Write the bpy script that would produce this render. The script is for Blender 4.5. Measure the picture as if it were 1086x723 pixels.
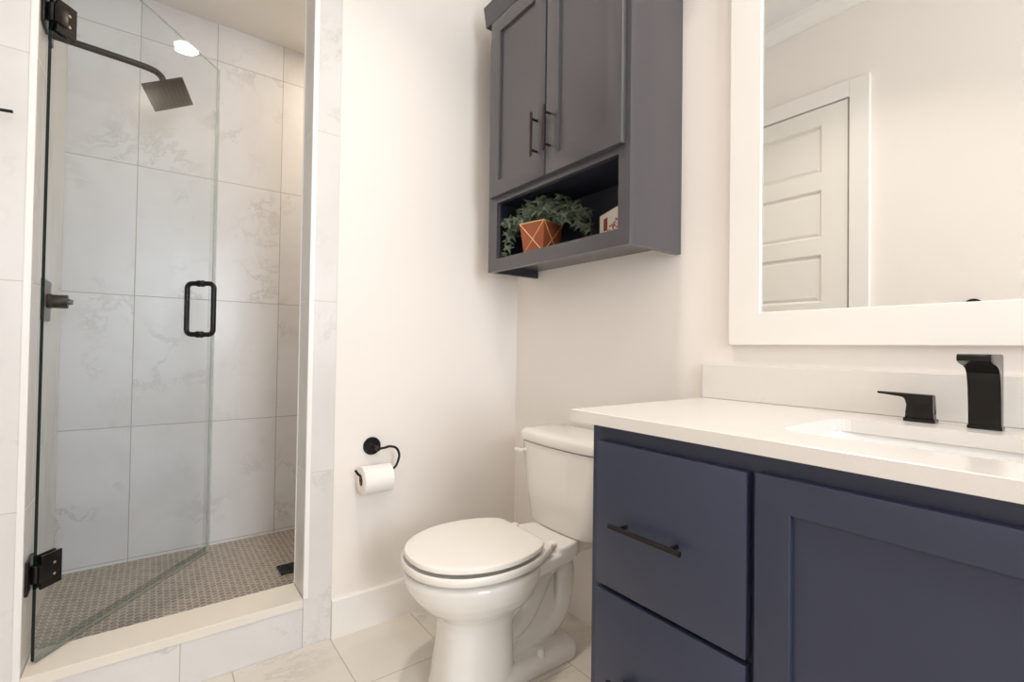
import bpy, bmesh, math, random
from mathutils import Vector, Matrix
PI = math.pi
random.seed(7)
SC = bpy.context.scene
COL = SC.collection
for o in list(bpy.data.objects):
    bpy.data.objects.remove(o)

# ------------------------------------------------------------------ camera, world, exposure
cam_d = bpy.data.cameras.new('camera')
cam = bpy.data.objects.new('camera', cam_d)
COL.objects.link(cam)
RT = Vector((0.80251884, -0.59645772, 0.01420249))
UP = Vector((-0.02023112, -0.00341408, 0.9997895))
FW = Vector((0.59628367, 0.80263724, 0.01480687))
CAM = Vector((-1.334944, -1.761864, 1.04))
M = Matrix((RT, UP, -FW)).transposed().to_4x4()
M.translation = CAM
cam.matrix_world = M
cam_d.sensor_width = 36.0
cam_d.lens = 509.81 / 1086 * 36
cam_d.clip_start = 0.02
SC.camera = cam

vs = SC.view_settings
vs.view_transform = 'Standard'
vs.look = 'None'
vs.exposure = 0.07
vs.gamma = 1.0
vs.use_curve_mapping = False

world = bpy.data.worlds.new('World')
SC.world = world
world.use_nodes = True
bgn = world.node_tree.nodes['Background']
bgn.inputs[0].default_value = (0.75, 0.87, 1.0, 1)
bgn.inputs[1].default_value = 1.0


def area(name, loc, direction, sx, sy, power, color, shape='RECTANGLE', spread=PI):
    d = bpy.data.lights.new(name, 'AREA')
    d.shape = shape
    d.size = sx
    if shape in ('RECTANGLE', 'ELLIPSE'):
        d.size_y = sy
    d.energy = power
    d.color = color
    d.spread = spread
    o = bpy.data.objects.new(name, d)
    o.location = loc
    o.rotation_euler = Vector(direction).to_track_quat('-Z', 'Y').to_euler()
    COL.objects.link(o)
    return o


WARM = (1.0, 0.90, 0.80)
area('window_daylight', (-0.95, -4.22, 1.65), (0, 1, -0.03), 1.0, 1.5, 52, (0.86, 0.925, 1.0))
area('ceiling_lamp_near_door', (-0.95, -0.85, 3.03), (0, 0, -1), 0.15, 0.15, 7.0, WARM, 'DISK', math.radians(105))
area('ceiling_lamp_near_window', (-0.95, -2.1, 3.03), (0, 0, -1), 0.15, 0.15, 2.2, WARM, 'DISK', math.radians(105))
area('shower_lamp', (-0.40, 0.69, 2.615), (0, 0, -1), 0.09, 0.09, 5.6, (1.0, 0.83, 0.64), 'DISK')
vl = bpy.data.lights.new('vanity_lamp', 'POINT')
vl.energy = 3.0
vl.color = WARM
vl.shadow_soft_size = 0.12
vlo = bpy.data.objects.new('vanity_lamp', vl)
vlo.location = (-0.16, -1.50, 2.42)
COL.objects.link(vlo)


# ------------------------------------------------------------------ materials
def new_mat(name):
    m = bpy.data.materials.new(name)
    m.use_nodes = True
    nt = m.node_tree
    b = nt.nodes['Principled BSDF']
    return m, nt, b


def lin(r, g, b):
    f = lambda c: (c / 255) / 12.92 if c / 255 <= 0.04045 else (((c / 255) + 0.055) / 1.055) ** 2.4
    return (f(r), f(g), f(b), 1)


def plain(name, rgb, rough=0.5, metal=0.0, spec=0.5, noise=0.0, nscale=30, coat=0.0):
    m, nt, b = new_mat(name)
    c = lin(*rgb)
    b.inputs['Base Color'].default_value = c
    b.inputs['Roughness'].default_value = rough
    b.inputs['Metallic'].default_value = metal
    b.inputs['Specular IOR Level'].default_value = spec
    b.inputs['Coat Weight'].default_value = coat
    if noise > 0:
        tc = nt.nodes.new('ShaderNodeNewGeometry')
        n = nt.nodes.new('ShaderNodeTexNoise')
        n.inputs['Scale'].default_value = nscale
        n.inputs['Detail'].default_value = 4
        nt.links.new(tc.outputs['Position'], n.inputs['Vector'])
        mx = nt.nodes.new('ShaderNodeMix')
        mx.data_type = 'RGBA'
        mx.inputs['A'].default_value = tuple(v * (1 - noise) for v in c[:3]) + (1,)
        mx.inputs['B'].default_value = tuple(min(1, v * (1 + noise)) for v in c[:3]) + (1,)
        nt.links.new(n.outputs['Fac'], mx.inputs['Factor'])
        nt.links.new(mx.outputs['Result'], b.inputs['Base Color'])
    return m


class NB:
    """tiny node builder"""
    def __init__(s, nt):
        s.nt = nt

    def _in(s, sock, v):
        if isinstance(v, (int, float)):
            sock.default_value = v
        elif isinstance(v, tuple):
            sock.default_value = v
        else:
            s.nt.links.new(v, sock)

    def m(s, op, a, b=0.0, c=None):
        n = s.nt.nodes.new('ShaderNodeMath')
        n.operation = op
        s._in(n.inputs[0], a)
        s._in(n.inputs[1], b)
        if c is not None:
            s._in(n.inputs[2], c)
        return n.outputs[0]

    def xyz(s, x, y, z):
        n = s.nt.nodes.new('ShaderNodeCombineXYZ')
        for i, v in enumerate((x, y, z)):
            s._in(n.inputs[i], v)
        return n.outputs[0]

    def vm(s, op, a, b):
        n = s.nt.nodes.new('ShaderNodeVectorMath')
        n.operation = op
        s._in(n.inputs[0], a)
        if op == 'SCALE':
            s._in(n.inputs['Scale'], b)
        else:
            s._in(n.inputs[1], b)
        return n.outputs[0]

    def noise(s, vec, scale, detail=4.0, rough=0.5, dist=0.0):
        n = s.nt.nodes.new('ShaderNodeTexNoise')
        s._in(n.inputs['Vector'], vec)
        n.inputs['Scale'].default_value = scale
        n.inputs['Detail'].default_value = detail
        n.inputs['Roughness'].default_value = rough
        n.inputs['Distortion'].default_value = dist
        return n.outputs['Fac']

    def ramp(s, v, a, b):
        """smoothstep of v between a and b"""
        n = s.nt.nodes.new('ShaderNodeMapRange')
        n.interpolation_type = 'SMOOTHSTEP'
        s._in(n.inputs['Value'], v)
        n.inputs['From Min'].default_value = a
        n.inputs['From Max'].default_value = b
        return n.outputs['Result']

    def mix(s, f, a, b):
        n = s.nt.nodes.new('ShaderNodeMix')
        n.data_type = 'RGBA'
        s._in(n.inputs['Factor'], f)
        s._in(n.inputs['A'], a)
        s._in(n.inputs['B'], b)
        return n.outputs['Result']


def marble(name, mode, w, h, ou, ov, stagger=0.0, base=(232, 228, 222), vein=(165, 160, 155), grout=(175, 168, 158),
           gw=0.003, rough=0.25, veinamt=0.6, spots=0.5, seed=0.0):
    """marble-look porcelain tile laid out in metres; mode 'wall' uses x|y and z, 'floor' uses x and y"""
    m, nt, b = new_mat(name)
    N = NB(nt)
    g = nt.nodes.new('ShaderNodeNewGeometry')
    sp = nt.nodes.new('ShaderNodeSeparateXYZ')
    nt.links.new(g.outputs['Position'], sp.inputs[0])
    X, Y, Z = sp.outputs
    if mode == 'wall':
        sn = nt.nodes.new('ShaderNodeSeparateXYZ')
        nt.links.new(g.outputs['True Normal'], sn.inputs[0])
        mk = N.m('GREATER_THAN', N.m('ABSOLUTE', sn.outputs[0]), 0.5)
        U = N.m('ADD', N.m('MULTIPLY', X, N.m('SUBTRACT', 1.0, mk)), N.m('MULTIPLY', Y, mk))
        V = Z
    else:
        U, V = X, Y
    u = N.m('DIVIDE', N.m('SUBTRACT', U, ou), w)
    cu = N.m('FLOOR', u)
    v = N.m('DIVIDE', N.m('SUBTRACT', V, ov), h)
    if stagger:
        v = N.m('ADD', v, N.m('MULTIPLY', stagger, N.m('FLOORED_MODULO', cu, 2.0)))
    cv = N.m('FLOOR', v)
    fu = N.m('SUBTRACT', u, cu)
    fv = N.m('SUBTRACT', v, cv)
    du = N.m('MULTIPLY', N.m('MINIMUM', fu, N.m('SUBTRACT', 1.0, fu)), w)
    dv = N.m('MULTIPLY', N.m('MINIMUM', fv, N.m('SUBTRACT', 1.0, fv)), h)
    d = N.m('MINIMUM', du, dv)
    gm = N.m('SUBTRACT', 1.0, N.ramp(d, gw * 0.35, gw * 0.65))
    off = N.xyz(N.m('ADD', N.m('MULTIPLY', cu, 3.71), seed), N.m('MULTIPLY', cv, 5.33), N.m('MULTIPLY', N.m('ADD', cu, cv), 2.17))
    P = N.vm('ADD', g.outputs['Position'], off)
    # stretched diagonal coordinates so that the veins run in one direction
    mp = nt.nodes.new('ShaderNodeMapping')
    mp.inputs['Rotation'].default_value = (0.5, 0.7, 0.6)
    mp.inputs['Scale'].default_value = (1.0, 2.2, 1.0)
    nt.links.new(P, mp.inputs['Vector'])
    Q = mp.outputs[0]
    n1 = N.noise(Q, 2.9, 8, 0.68, 0.35)
    v1 = N.m('SUBTRACT', 1.0, N.ramp(N.m('ABSOLUTE', N.m('SUBTRACT', n1, 0.5)), 0.0, 0.03))
    msk = N.ramp(N.noise(P, 3.0, 2, 0.5, 0.0), 0.46, 0.68)
    v1 = N.m('MULTIPLY', v1, msk)
    n2 = N.noise(Q, 9.0, 6, 0.68, 0.3)
    v2 = N.m('MULTIPLY', N.ramp(n2, 0.60, 0.80), N.ramp(N.noise(P, 4.5, 2, 0.5), 0.5, 0.7))
    cl = N.ramp(N.noise(Q, 1.7, 4, 0.6, 0.4), 0.35, 0.75)
    amt = N.m('MINIMUM', 1.0, N.m('ADD', N.m('ADD', N.m('MULTIPLY', v1, veinamt), N.m('MULTIPLY', v2, spots)), N.m('MULTIPLY', cl, 0.22)))
    col = N.mix(amt, lin(*base), lin(*vein))
    col = N.mix(gm, col, lin(*grout))
    nt.links.new(col, b.inputs['Base Color'])
    nt.links.new(N.m('ADD', N.m('MULTIPLY', gm, 0.4), rough), b.inputs['Roughness'])
    return m


def hexmat(name):
    m, nt, b = new_mat(name)
    N = NB(nt)
    g = nt.nodes.new('ShaderNodeNewGeometry')
    sp = nt.nodes.new('ShaderNodeSeparateXYZ')
    nt.links.new(g.outputs['Position'], sp.inputs[0])
    s = 0.0255
    px = N.m('DIVIDE', N.m('ADD', sp.outputs[1], 10.0), s)
    py = N.m('DIVIDE', N.m('ADD', sp.outputs[0], 10.0), s)
    R3 = math.sqrt(3)

    def cell(ox, oy):
        ax = N.m('SUBTRACT', N.m('FLOORED_MODULO', N.m('SUBTRACT', px, ox), 1.0), 0.5)
        ay = N.m('SUBTRACT', N.m('FLOORED_MODULO', N.m('SUBTRACT', py, oy), R3), R3 / 2)
        return ax, ay
    a, c = cell(0, 0), cell(0.5, R3 / 2)
    la = N.m('ADD', N.m('MULTIPLY', a[0], a[0]), N.m('MULTIPLY', a[1], a[1]))
    lc = N.m('ADD', N.m('MULTIPLY', c[0], c[0]), N.m('MULTIPLY', c[1], c[1]))
    k = N.m('LESS_THAN', la, lc)
    ki = N.m('SUBTRACT', 1.0, k)
    gx = N.m('ABSOLUTE', N.m('ADD', N.m('MULTIPLY', a[0], k), N.m('MULTIPLY', c[0], ki)))
    gy = N.m('ABSOLUTE', N.m('ADD', N.m('MULTIPLY', a[1], k), N.m('MULTIPLY', c[1], ki)))
    hd = N.m('MAXIMUM', gx, N.m('ADD', N.m('MULTIPLY', gx, 0.5), N.m('MULTIPLY', gy, R3 / 2)))
    gm = N.ramp(hd, 0.425, 0.455)
    tone = N.noise(g.outputs['Position'], 38.0, 1, 0.5)
    tile = N.mix(N.ramp(tone, 0.3, 0.7), lin(142, 134, 124), lin(166, 158, 147))
    col = N.mix(gm, tile, lin(214, 206, 194))
    nt.links.new(col, b.inputs['Base Color'])
    b.inputs['Roughness'].default_value = 0.45
    return m


def quartz(name):
    m, nt, b = new_mat(name)
    N = NB(nt)
    g = nt.nodes.new('ShaderNodeNewGeometry')
    P = g.outputs['Position']
    n = N.noise(P, 9, 6, 0.6, 1.2)
    v = N.m('SUBTRACT', 1.0, N.ramp(N.m('ABSOLUTE', N.m('SUBTRACT', n, 0.5)), 0.0, 0.02))
    v = N.m('MULTIPLY', v, N.ramp(N.noise(P, 6, 2), 0.62, 0.76))
    f = N.m('MULTIPLY', N.ramp(N.noise(P, 260, 2), 0.62, 0.72), 0.10)
    c = N.mix(N.m('MINIMUM', 1.0, N.m('ADD', N.m('MULTIPLY', v, 0.55), f)), lin(231, 226, 220), lin(192, 186, 181))
    nt.links.new(c, b.inputs['Base Color'])
    b.inputs['Roughness'].default_value = 0.22
    return m


def thin_glass(name, tint, refl=1.0, haze=0.0):
    m = bpy.data.materials.new(name)
    m.use_nodes = True
    nt = m.node_tree
    nt.nodes.clear()
    out = nt.nodes.new('ShaderNodeOutputMaterial')
    t = nt.nodes.new('ShaderNodeBsdfTransparent')
    t.inputs[0].default_value = tint
    gl = nt.nodes.new('ShaderNodeBsdfGlossy')
    gl.inputs['Roughness'].default_value = 0.0
    lw = nt.nodes.new('ShaderNodeLayerWeight')
    lw.inputs['Blend'].default_value = 0.5
    pw = nt.nodes.new('ShaderNodeMath')
    pw.operation = 'POWER'
    nt.links.new(lw.outputs['Facing'], pw.inputs[0])
    pw.inputs[1].default_value = 5.0
    fr = nt.nodes.new('ShaderNodeMath')
    fr.operation = 'MULTIPLY_ADD'
    nt.links.new(pw.outputs[0], fr.inputs[0])
    fr.inputs[1].default_value = 0.96
    fr.inputs[2].default_value = 0.04
    mx = nt.nodes.new('ShaderNodeMixShader')
    mm = nt.nodes.new('ShaderNodeMath')
    mm.operation = 'MULTIPLY'
    nt.links.new(fr.outputs[0], mm.inputs[0])
    mm.inputs[1].default_value = refl
    nt.links.new(mm.outputs[0], mx.inputs[0])
    nt.links.new(t.outputs[0], mx.inputs[1])
    nt.links.new(gl.outputs[0], mx.inputs[2])
    last = mx.outputs[0]
    if haze:
        df = nt.nodes.new('ShaderNodeBsdfDiffuse')
        df.inputs[0].default_value = (0.8, 0.8, 0.78, 1)
        m2 = nt.nodes.new('ShaderNodeMixShader')
        m2.inputs[0].default_value = haze
        nt.links.new(last, m2.inputs[1])
        nt.links.new(df.outputs[0], m2.inputs[2])
        last = m2.outputs[0]
    nt.links.new(last, out.inputs[0])
    return m


def emit(name, col, s):
    m, nt, b = new_mat(name)
    b.inputs['Emission Color'].default_value = col
    b.inputs['Emission Strength'].default_value = s
    return m


PAINT = plain('wall_paint', (244, 237, 230), 0.6, noise=0.01, nscale=4)
CEIL = plain('ceiling_paint', (240, 237, 232), 0.8)
TRIMP = plain('trim_paint', (244, 240, 234), 0.35)
DOORP = plain('door_paint', (240, 236, 228), 0.35)
NAVY = plain('navy_cabinet_paint', (50, 55, 76), 0.38, noise=0.02, nscale=9)
SLATE = plain('slate_cabinet_paint', (78, 75, 79), 0.26, spec=0.7, noise=0.02, nscale=9)
BLACK = plain('matte_black_metal', (26, 23, 22), 0.35, 0.4)
BLACKG = plain('satin_black_metal', (30, 26, 23), 0.22, 0.5)
BRONZE = plain('dark_bronze', (48, 38, 31), 0.35, 0.4)
NOZZ = plain('black_rubber', (14, 13, 13), 0.7)
SHELF_SHADE = plain('dark_navy_shelf_shade', (46, 47, 60), 0.5)  # darker than the cabinet paint: shade of the open shelf put into colour
STEEL = plain('bright_screw_steel', (220, 220, 220), 0.25, 1.0)
GREYM = plain('grey_metal', (120, 116, 112), 0.4, 0.5)
PORC = plain('glazed_porcelain', (241, 237, 231), 0.12, coat=0.3)
SEATP = plain('seat_plastic', (244, 239, 231), 0.28)
QUARTZ = quartz('white_quartz')
SINKP = plain('sink_porcelain', (243, 241, 238), 0.12)
MIRROR = plain('mirror_silver', (246, 247, 246), 0.0, 1.0)
PAPER = plain('tissue_paper', (248, 244, 238), 0.9, noise=0.02, nscale=120)
CARD = plain('cardboard_core', (150, 112, 82), 0.9)
TERRA = plain('rust_red_pot', (150, 78, 48), 0.45, noise=0.06, nscale=40)
GOLD = plain('pale_gold_line', (232, 190, 130), 0.4, 0.2)
SOIL = plain('potting_soil', (52, 40, 30), 0.95, noise=0.3, nscale=120)
LEAF = plain('ivy_leaf', (82, 92, 74), 0.5, noise=0.5, nscale=45)
STEM = plain('ivy_stem', (70, 78, 48), 0.6)
SLAB = plain('curb_slab_stone', (236, 228, 216), 0.3, noise=0.015, nscale=14)
SCHL = plain('white_edge_trim', (246, 243, 240), 0.35)
M_FLOOR = marble('floor_marble_tile', 'floor', 0.302, 0.606, -0.815 - 0.302 * 10, -0.303 - 6.06, 0.5,
                 base=(229, 222, 211), vein=(184, 176, 166), grout=(186, 177, 165), gw=0.0035, rough=0.3, veinamt=0.35, spots=0.3, seed=2.2)
M_BACK = marble('shower_marble_tile', 'wall', 0.302, 0.598, -0.81 - 3.02, 0.06, base=(238, 238, 240), vein=(178, 171, 166),
                grout=(182, 174, 164), gw=0.0032, veinamt=0.32, spots=0.38, seed=1.3)
M_SIDE = marble('shower_side_marble_tile', 'wall', 0.302, 0.598, 1.035 - 3.02, 0.06, base=(235, 233, 230), vein=(176, 168, 160),
                grout=(182, 174, 164), gw=0.003, veinamt=0.32, spots=0.35, seed=4.1)
M_FRONT = marble('front_marble_tile', 'wall', 0.302, 0.598, -0.813 - 3.02, 0.0, base=(232, 229, 226), vein=(178, 171, 166),
                 grout=(205, 199, 192), gw=0.003, veinamt=0.28, spots=0.35, seed=7.7)
M_CURB = marble('curb_marble_tile', 'wall', 0.61, 0.598, -1.255 - 6.1, 0.0, base=(231, 228, 226), vein=(172, 165, 162),
                grout=(190, 184, 178), gw=0.003, veinamt=0.5, spots=0.7, seed=9.4)
M_HEX = hexmat('hexagon_mosaic')
GLASS = thin_glass('shower_glass', (0.968, 0.986, 0.994, 1), 1.0)
GEDGE = plain('dark_green_glass_edge', (16, 34, 28), 0.15)
GLITE = thin_glass('pale_green_glass_edge', (0.74, 0.80, 0.77, 1), 1.0, 0.25)
SEALM = thin_glass('clear_vinyl_seal', (0.97, 0.98, 0.975, 1), 1.0, 0.05)
SWEEP = thin_glass('smoky_vinyl_sweep', (0.78, 0.79, 0.77, 1), 1.0, 0.04)
LAMP = emit('lamp_diffuser', (1.0, 0.93, 0.82, 1), 16.0)


# ------------------------------------------------------------------ mesh helpers
def B():
    return bmesh.new()


def box(bm, x0, x1, y0, y1, z0, z1, bev=0.0, seg=2, mi=0):
    x0, x1 = min(x0, x1), max(x0, x1)
    y0, y1 = min(y0, y1), max(y0, y1)
    z0, z1 = min(z0, z1), max(z0, z1)
    r = bmesh.ops.create_cube(bm, size=1.0)
    vv = r['verts']
    for v in vv:
        v.co = Vector(((v.co.x + .5) * (x1 - x0) + x0, (v.co.y + .5) * (y1 - y0) + y0, (v.co.z + .5) * (z1 - z0) + z0))
    fs = {f for v in vv for f in v.link_faces}
    for f in fs:
        f.material_index = mi
    if bev > 0:
        es = list({e for v in vv for e in v.link_edges})
        bmesh.ops.bevel(bm, geom=es, offset=bev, segments=seg, affect='EDGES', profile=0.5)


def xform(bm, start, mat):
    """transform all verts added since index `start`"""
    bm.verts.ensure_lookup_table()
    for v in list(bm.verts)[start:]:
        v.co = mat @ v.co


def prism(bm, pts, axis, a, b, bev=0.0):
    """extrude a closed 2-D outline along axis ('x','y','z') from a to b"""
    def P(p, t):
        return {'x': (t, p[0], p[1]), 'y': (p[0], t, p[1]), 'z': (p[0], p[1], t)}[axis]
    v0 = [bm.verts.new(P(p, a)) for p in pts]
    v1 = [bm.verts.new(P(p, b)) for p in pts]
    n = len(pts)
    fs = [bm.faces.new(v0[::-1]), bm.faces.new(v1)]
    for i in range(n):
        fs.append(bm.faces.new((v0[i], v0[(i + 1) % n], v1[(i + 1) % n], v1[i])))
    if bev > 0:
        es = list(fs[0].edges) + list(fs[1].edges)
        bmesh.ops.bevel(bm, geom=es, offset=bev, segments=2, affect='EDGES', profile=0.5)
    bmesh.ops.recalc_face_normals(bm, faces=bm.faces)


def loft(bm, rings, cap0=True, cap1=True):
    vr = [[bm.verts.new(p) for p in r] for r in rings]
    n = len(vr[0])
    for a, b in zip(vr[:-1], vr[1:]):
        for i in range(n):
            bm.faces.new((a[i], a[(i + 1) % n], b[(i + 1) % n], b[i]))
    if cap0:
        bm.faces.new(vr[0][::-1])
    if cap1:
        bm.faces.new(vr[-1])
    bmesh.ops.recalc_face_normals(bm, faces=bm.faces)


def tube(bm, pts, rad, n=12):
    pts = [Vector(p) for p in pts]
    if not isinstance(rad, (list, tuple)):
        rad = [rad] * len(pts)
    t0 = (pts[1] - pts[0]).normalized()
    ref = Vector((0, 0, 1)) if abs(t0.z) < 0.9 else Vector((1, 0, 0))
    nrm = t0.cross(ref).normalized()
    rings = []
    for i, p in enumerate(pts):
        if i == 0:
            t = pts[1] - pts[0]
        elif i == len(pts) - 1:
            t = pts[-1] - pts[-2]
        else:
            t = (pts[i + 1] - pts[i]).normalized() + (pts[i] - pts[i - 1]).normalized()
        t.normalize()
        nrm = (nrm - t * nrm.dot(t)).normalized()
        bn = t.cross(nrm)
        rings.append([p + (nrm * math.cos(a) + bn * math.sin(a)) * rad[i] for a in [2 * PI * k / n for k in range(n)]])
    loft(bm, rings)


def spline(pts, n=8):
    """Catmull-Rom through pts"""
    P = [Vector(p) for p in pts]
    P = [P[0] * 2 - P[1]] + P + [P[-1] * 2 - P[-2]]
    out = []
    for i in range(1, len(P) - 2):
        for k in range(n):
            t = k / n
            a, b, c, d = P[i - 1], P[i], P[i + 1], P[i + 2]
            out.append(0.5 * ((2 * b) + (c - a) * t + (2 * a - 5 * b + 4 * c - d) * t * t + (-a + 3 * b - 3 * c + d) * t ** 3))
    out.append(P[-2])
    return out


def disc(bm, c, axis, r, h, n=32, r2=None):
    """cylinder starting at c, running h along axis"""
    c, axis = Vector(c), Vector(axis).normalized()
    r2 = r if r2 is None else r2
    tube(bm, [c, c + axis * h], [r, r2], n)


def lathe(bm, c, axis, prof, n=32):
    """profile of (distance along axis, radius)"""
    c, axis = Vector(c), Vector(axis).normalized()
    ref = Vector((0, 0, 1)) if abs(axis.z) < 0.9 else Vector((1, 0, 0))
    u = axis.cross(ref).normalized()
    w = axis.cross(u)
    loft(bm, [[c + axis * t + (u * math.cos(a) + w * math.sin(a)) * max(r, 1e-4) for a in [2 * PI * k / n for k in range(n)]] for t, r in prof])


def rrect(x0, x1, y0, y1, r, n=6):
    pts = []
    for cx, cy, a0 in ((x1 - r, y1 - r, 0), (x0 + r, y1 - r, PI / 2), (x0 + r, y0 + r, PI), (x1 - r, y0 + r, 1.5 * PI)):
        for k in range(n + 1):
            a = a0 + PI / 2 * k / n
            pts.append((cx + r * math.cos(a), cy + r * math.sin(a)))
    return pts


def obj(name, bm, mats, parent=None, smooth=None, label=None):
    """link the bmesh (built in world coordinates) as ONE object; child meshes are shifted into the thing's frame"""
    me = bpy.data.meshes.new(name)
    bm.normal_update()
    bm.to_mesh(me)
    bm.free()
    if not isinstance(mats, (list, tuple)):
        mats = [mats]
    for m in mats:
        me.materials.append(m)
    o = bpy.data.objects.new(name, me)
    COL.objects.link(o)
    if smooth is not None:
        me.set_sharp_from_angle(angle=math.radians(smooth))
        for p in me.polygons:
            p.use_smooth = True
        me.set_sharp_from_angle(angle=math.radians(smooth))
    if parent is not None:
        L = Vector((0, 0, 0))
        p = parent
        while p is not None:
            L += p.location
            p = p.parent
        me.transform(Matrix.Translation(-L))
        o.parent = parent
    if label:
        o['label'] = label
    return o


def thing(name, label, cat, loc, group=None):
    o = bpy.data.objects.new(name, None)
    o.empty_display_size = 0.05
    COL.objects.link(o)
    o.location = loc
    o['label'] = label
    o['category'] = cat
    if group:
        o['group'] = group
    return o


def tag(o, label, cat, group=None):
    o['label'] = label
    o['category'] = cat
    if group:
        o['group'] = group
    return o


def struct(name, bm, m, parent=None, label=None, smooth=None):
    o = obj(name, bm, m, parent, smooth)
    o['kind'] = 'structure'
    if label:
        o['label'] = label
        o['category'] = name.split('_')[0] if not name.startswith('shower') else name.split('_')[1]
    return o


# ------------------------------------------------------------------ room shell
XL, YR, ZC, ZS = -1.77, -4.2, 3.05, 2.638
bm = B(); box(bm, XL - .1, .1, YR - .1, 0.0, -.1, 0.0)
struct('floor', bm, M_FLOOR, label='pale marble-look floor tiles around the toilet', smooth=None)
bm = B(); box(bm, XL - .1, .1, YR - .1, .13, ZC, ZC + .1)
struct('ceiling', bm, CEIL, label='white ceiling seen at the top of the mirror')
bm = B(); box(bm, 0, .1, YR - .1, .0, 0, ZC)
struct('wall_right', bm, PAINT, label='white wall behind the vanity, mirror and toilet tank')
bm = B(); box(bm, -.813, .1, .0, .13, 0, ZC)
struct('wall_front', bm, PAINT, label='white wall carrying the toilet paper holder')
bm = B()
box(bm, -.907, -.813, -.003, .13, 0, ZC)
struct('wall_shower_front_right', bm, M_FRONT, label='marble tile strip right of the shower opening')
bm = B()
box(bm, XL, -1.598, -.003, .13, 0, ZC)
struct('wall_shower_front_left', bm, M_FRONT, label='marble tile strip left of the shower door')
bm = B(); box(bm, -1.598, -.907, 0, .13, 2.50, ZC)
struct('wall_shower_header', bm, PAINT)
bm = B(); box(bm, XL - .1, XL, YR - .1, 0, 0, ZC)
struct('wall_left', bm, PAINT, label='white wall with the panelled door, seen in the mirror')
bm = B()
box(bm, XL - .1, -1.45, YR - .1, YR, 0, ZC)
box(bm, -.45, .1, YR - .1, YR, 0, ZC)
box(bm, -1.45, -.45, YR - .1, YR, 0, .9)
box(bm, -1.45, -.45, YR - .1, YR, 2.4, ZC)
struct('wall_rear', bm, PAINT)
# window behind the camera
w1 = B()
for a in ((-1.5, -1.44, .85, 2.45), (-.46, -.40, .85, 2.45), (-1.44, -.46, .85, .91), (-1.44, -.46, 2.39, 2.45)):
    box(w1, a[0], a[1], YR, YR + .02, a[2], a[3])
struct('window_1', w1, TRIMP)

# shower alcove
SFZ = .046
bm = B(); box(bm, -1.66, .0, .13, 1.035, -.05, SFZ)
struct('floor_shower', bm, M_HEX, label='taupe hexagon mosaic floor of the shower')
bm = B(); box(bm, -1.76, -1.66, .13, 1.135, -.05, ZS)
struct('wall_shower_left', bm, M_SIDE, label='tiled shower wall behind the shower head')
bm = B(); box(bm, -1.66, .1, 1.035, 1.135, -.05, ZS)
struct('wall_shower_back', bm, M_BACK, label='marble tiled back wall of the shower')
bm = B(); box(bm, 0, .1, .13, 1.035, -.05, ZS)
struct('wall_shower_right', bm, M_SIDE)
bm = B(); box(bm, -1.76, .1, .13, 1.135, ZS, ZS + .08)
struct('ceiling_shower', bm, CEIL, label='low painted ceiling inside the shower')
# curb
bm = B(); box(bm, -1.597, -.908, -.002, .132, 0, .137)
cb = struct('shower_curb', bm, M_CURB, label='low marble-tiled curb under the shower door')
bm = B(); box(bm, -1.597, -.908, -.006, .138, .1375, .167, .0015)
struct('curb_slab', bm, SLAB, cb)
# white edge trims of the tiled jambs
for i, a in enumerate(((-1.612, -1.5975, -.006, .004, .0, ZC), (-.9075, -.892, -.006, .004, .1675, ZC),
                       (-.909, -.905, .124, .1315, .167, 2.5))):
    bm = B(); box(bm, *a)
    struct('trim_%d' % (i + 1), bm, SCHL, label=('white edge strip of the left shower jamb', 'white edge strip of the right shower jamb', 'thin white strip at the inner edge of the right jamb')[i])
# baseboards
bm = B()
prism(bm, [(0, 0), (-.014, 0), (-.014, .132), (-.011, .138), (0, .138)], 'x', -.8125, -.001)
struct('baseboard_front', bm, TRIMP, label='white baseboard below the toilet paper holder')
bm = B()
box(bm, XL, XL + .014, YR, -.85, 0, .138)
struct('baseboard_left', bm, TRIMP)
# crown moulding along the left wall
bm = B()
prism(bm, [(XL, 2.955), (XL + .012, 2.955), (XL + .018, 2.975), (XL + .055, 3.02), (XL + .062, 3.05), (XL, 3.05)], 'y', YR, -.004)
struct('trim_4', bm, TRIMP, label='white crown moulding seen in the mirror')

# panelled door in the left wall (seen in the mirror)
D0, D1 = -.745, -.105
bm = B()
box(bm, XL, XL + .004, D0, D1, .005, 2.45)
X1 = XL + .024
stile = .133
rows = [(2.345 - .372 * k, 2.07 - .372 * k) for k in range(5)]
rows = [(t, b_) for t, b_ in rows]
box(bm, XL, X1, D0 + .004, D0 + stile, .005, 2.446)
box(bm, XL, X1, D1 - stile, D1 - .004, .005, 2.446)
zt = 2.446
for t, b_ in rows:
    box(bm, XL, X1, D0 + stile, D1 - stile, t, zt)
    zt = b_
box(bm, XL, X1, D0 + stile, D1 - stile, .005, zt)
for t, b_ in rows:
    y0, y1 = D0 + stile, D1 - stile
    # moulded bead and raised field
    loft(bm, [[(XL + .024, y0, b_), (XL + .024, y1, b_), (XL + .024, y1, t), (XL + .024, y0, t)],
              [(XL + .008, y0 + .012, b_ + .012), (XL + .008, y1 - .012, b_ + .012), (XL + .008, y1 - .012, t - .012), (XL + .008, y0 + .012, t - .012)],
              [(XL + .016, y0 + .03, b_ + .03), (XL + .016, y1 - .03, b_ + .03), (XL + .016, y1 - .03, t - .03), (XL + .016, y0 + .03, t - .03)]], False, True)
d1 = struct('door_1', bm, DOORP, label='cream panelled door reflected in the mirror')
bm = B()
for a in ((D0 - .098, D0 - .004, 0, 2.548), (D1 + .004, D1 + .098, 0, 2.548), (D0 - .004, D1 + .004, 2.454, 2.548)):
    box(bm, XL, XL + .03, a[0], a[1], a[2], a[3], .003)
struct('door_frame', bm, TRIMP, d1)

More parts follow.
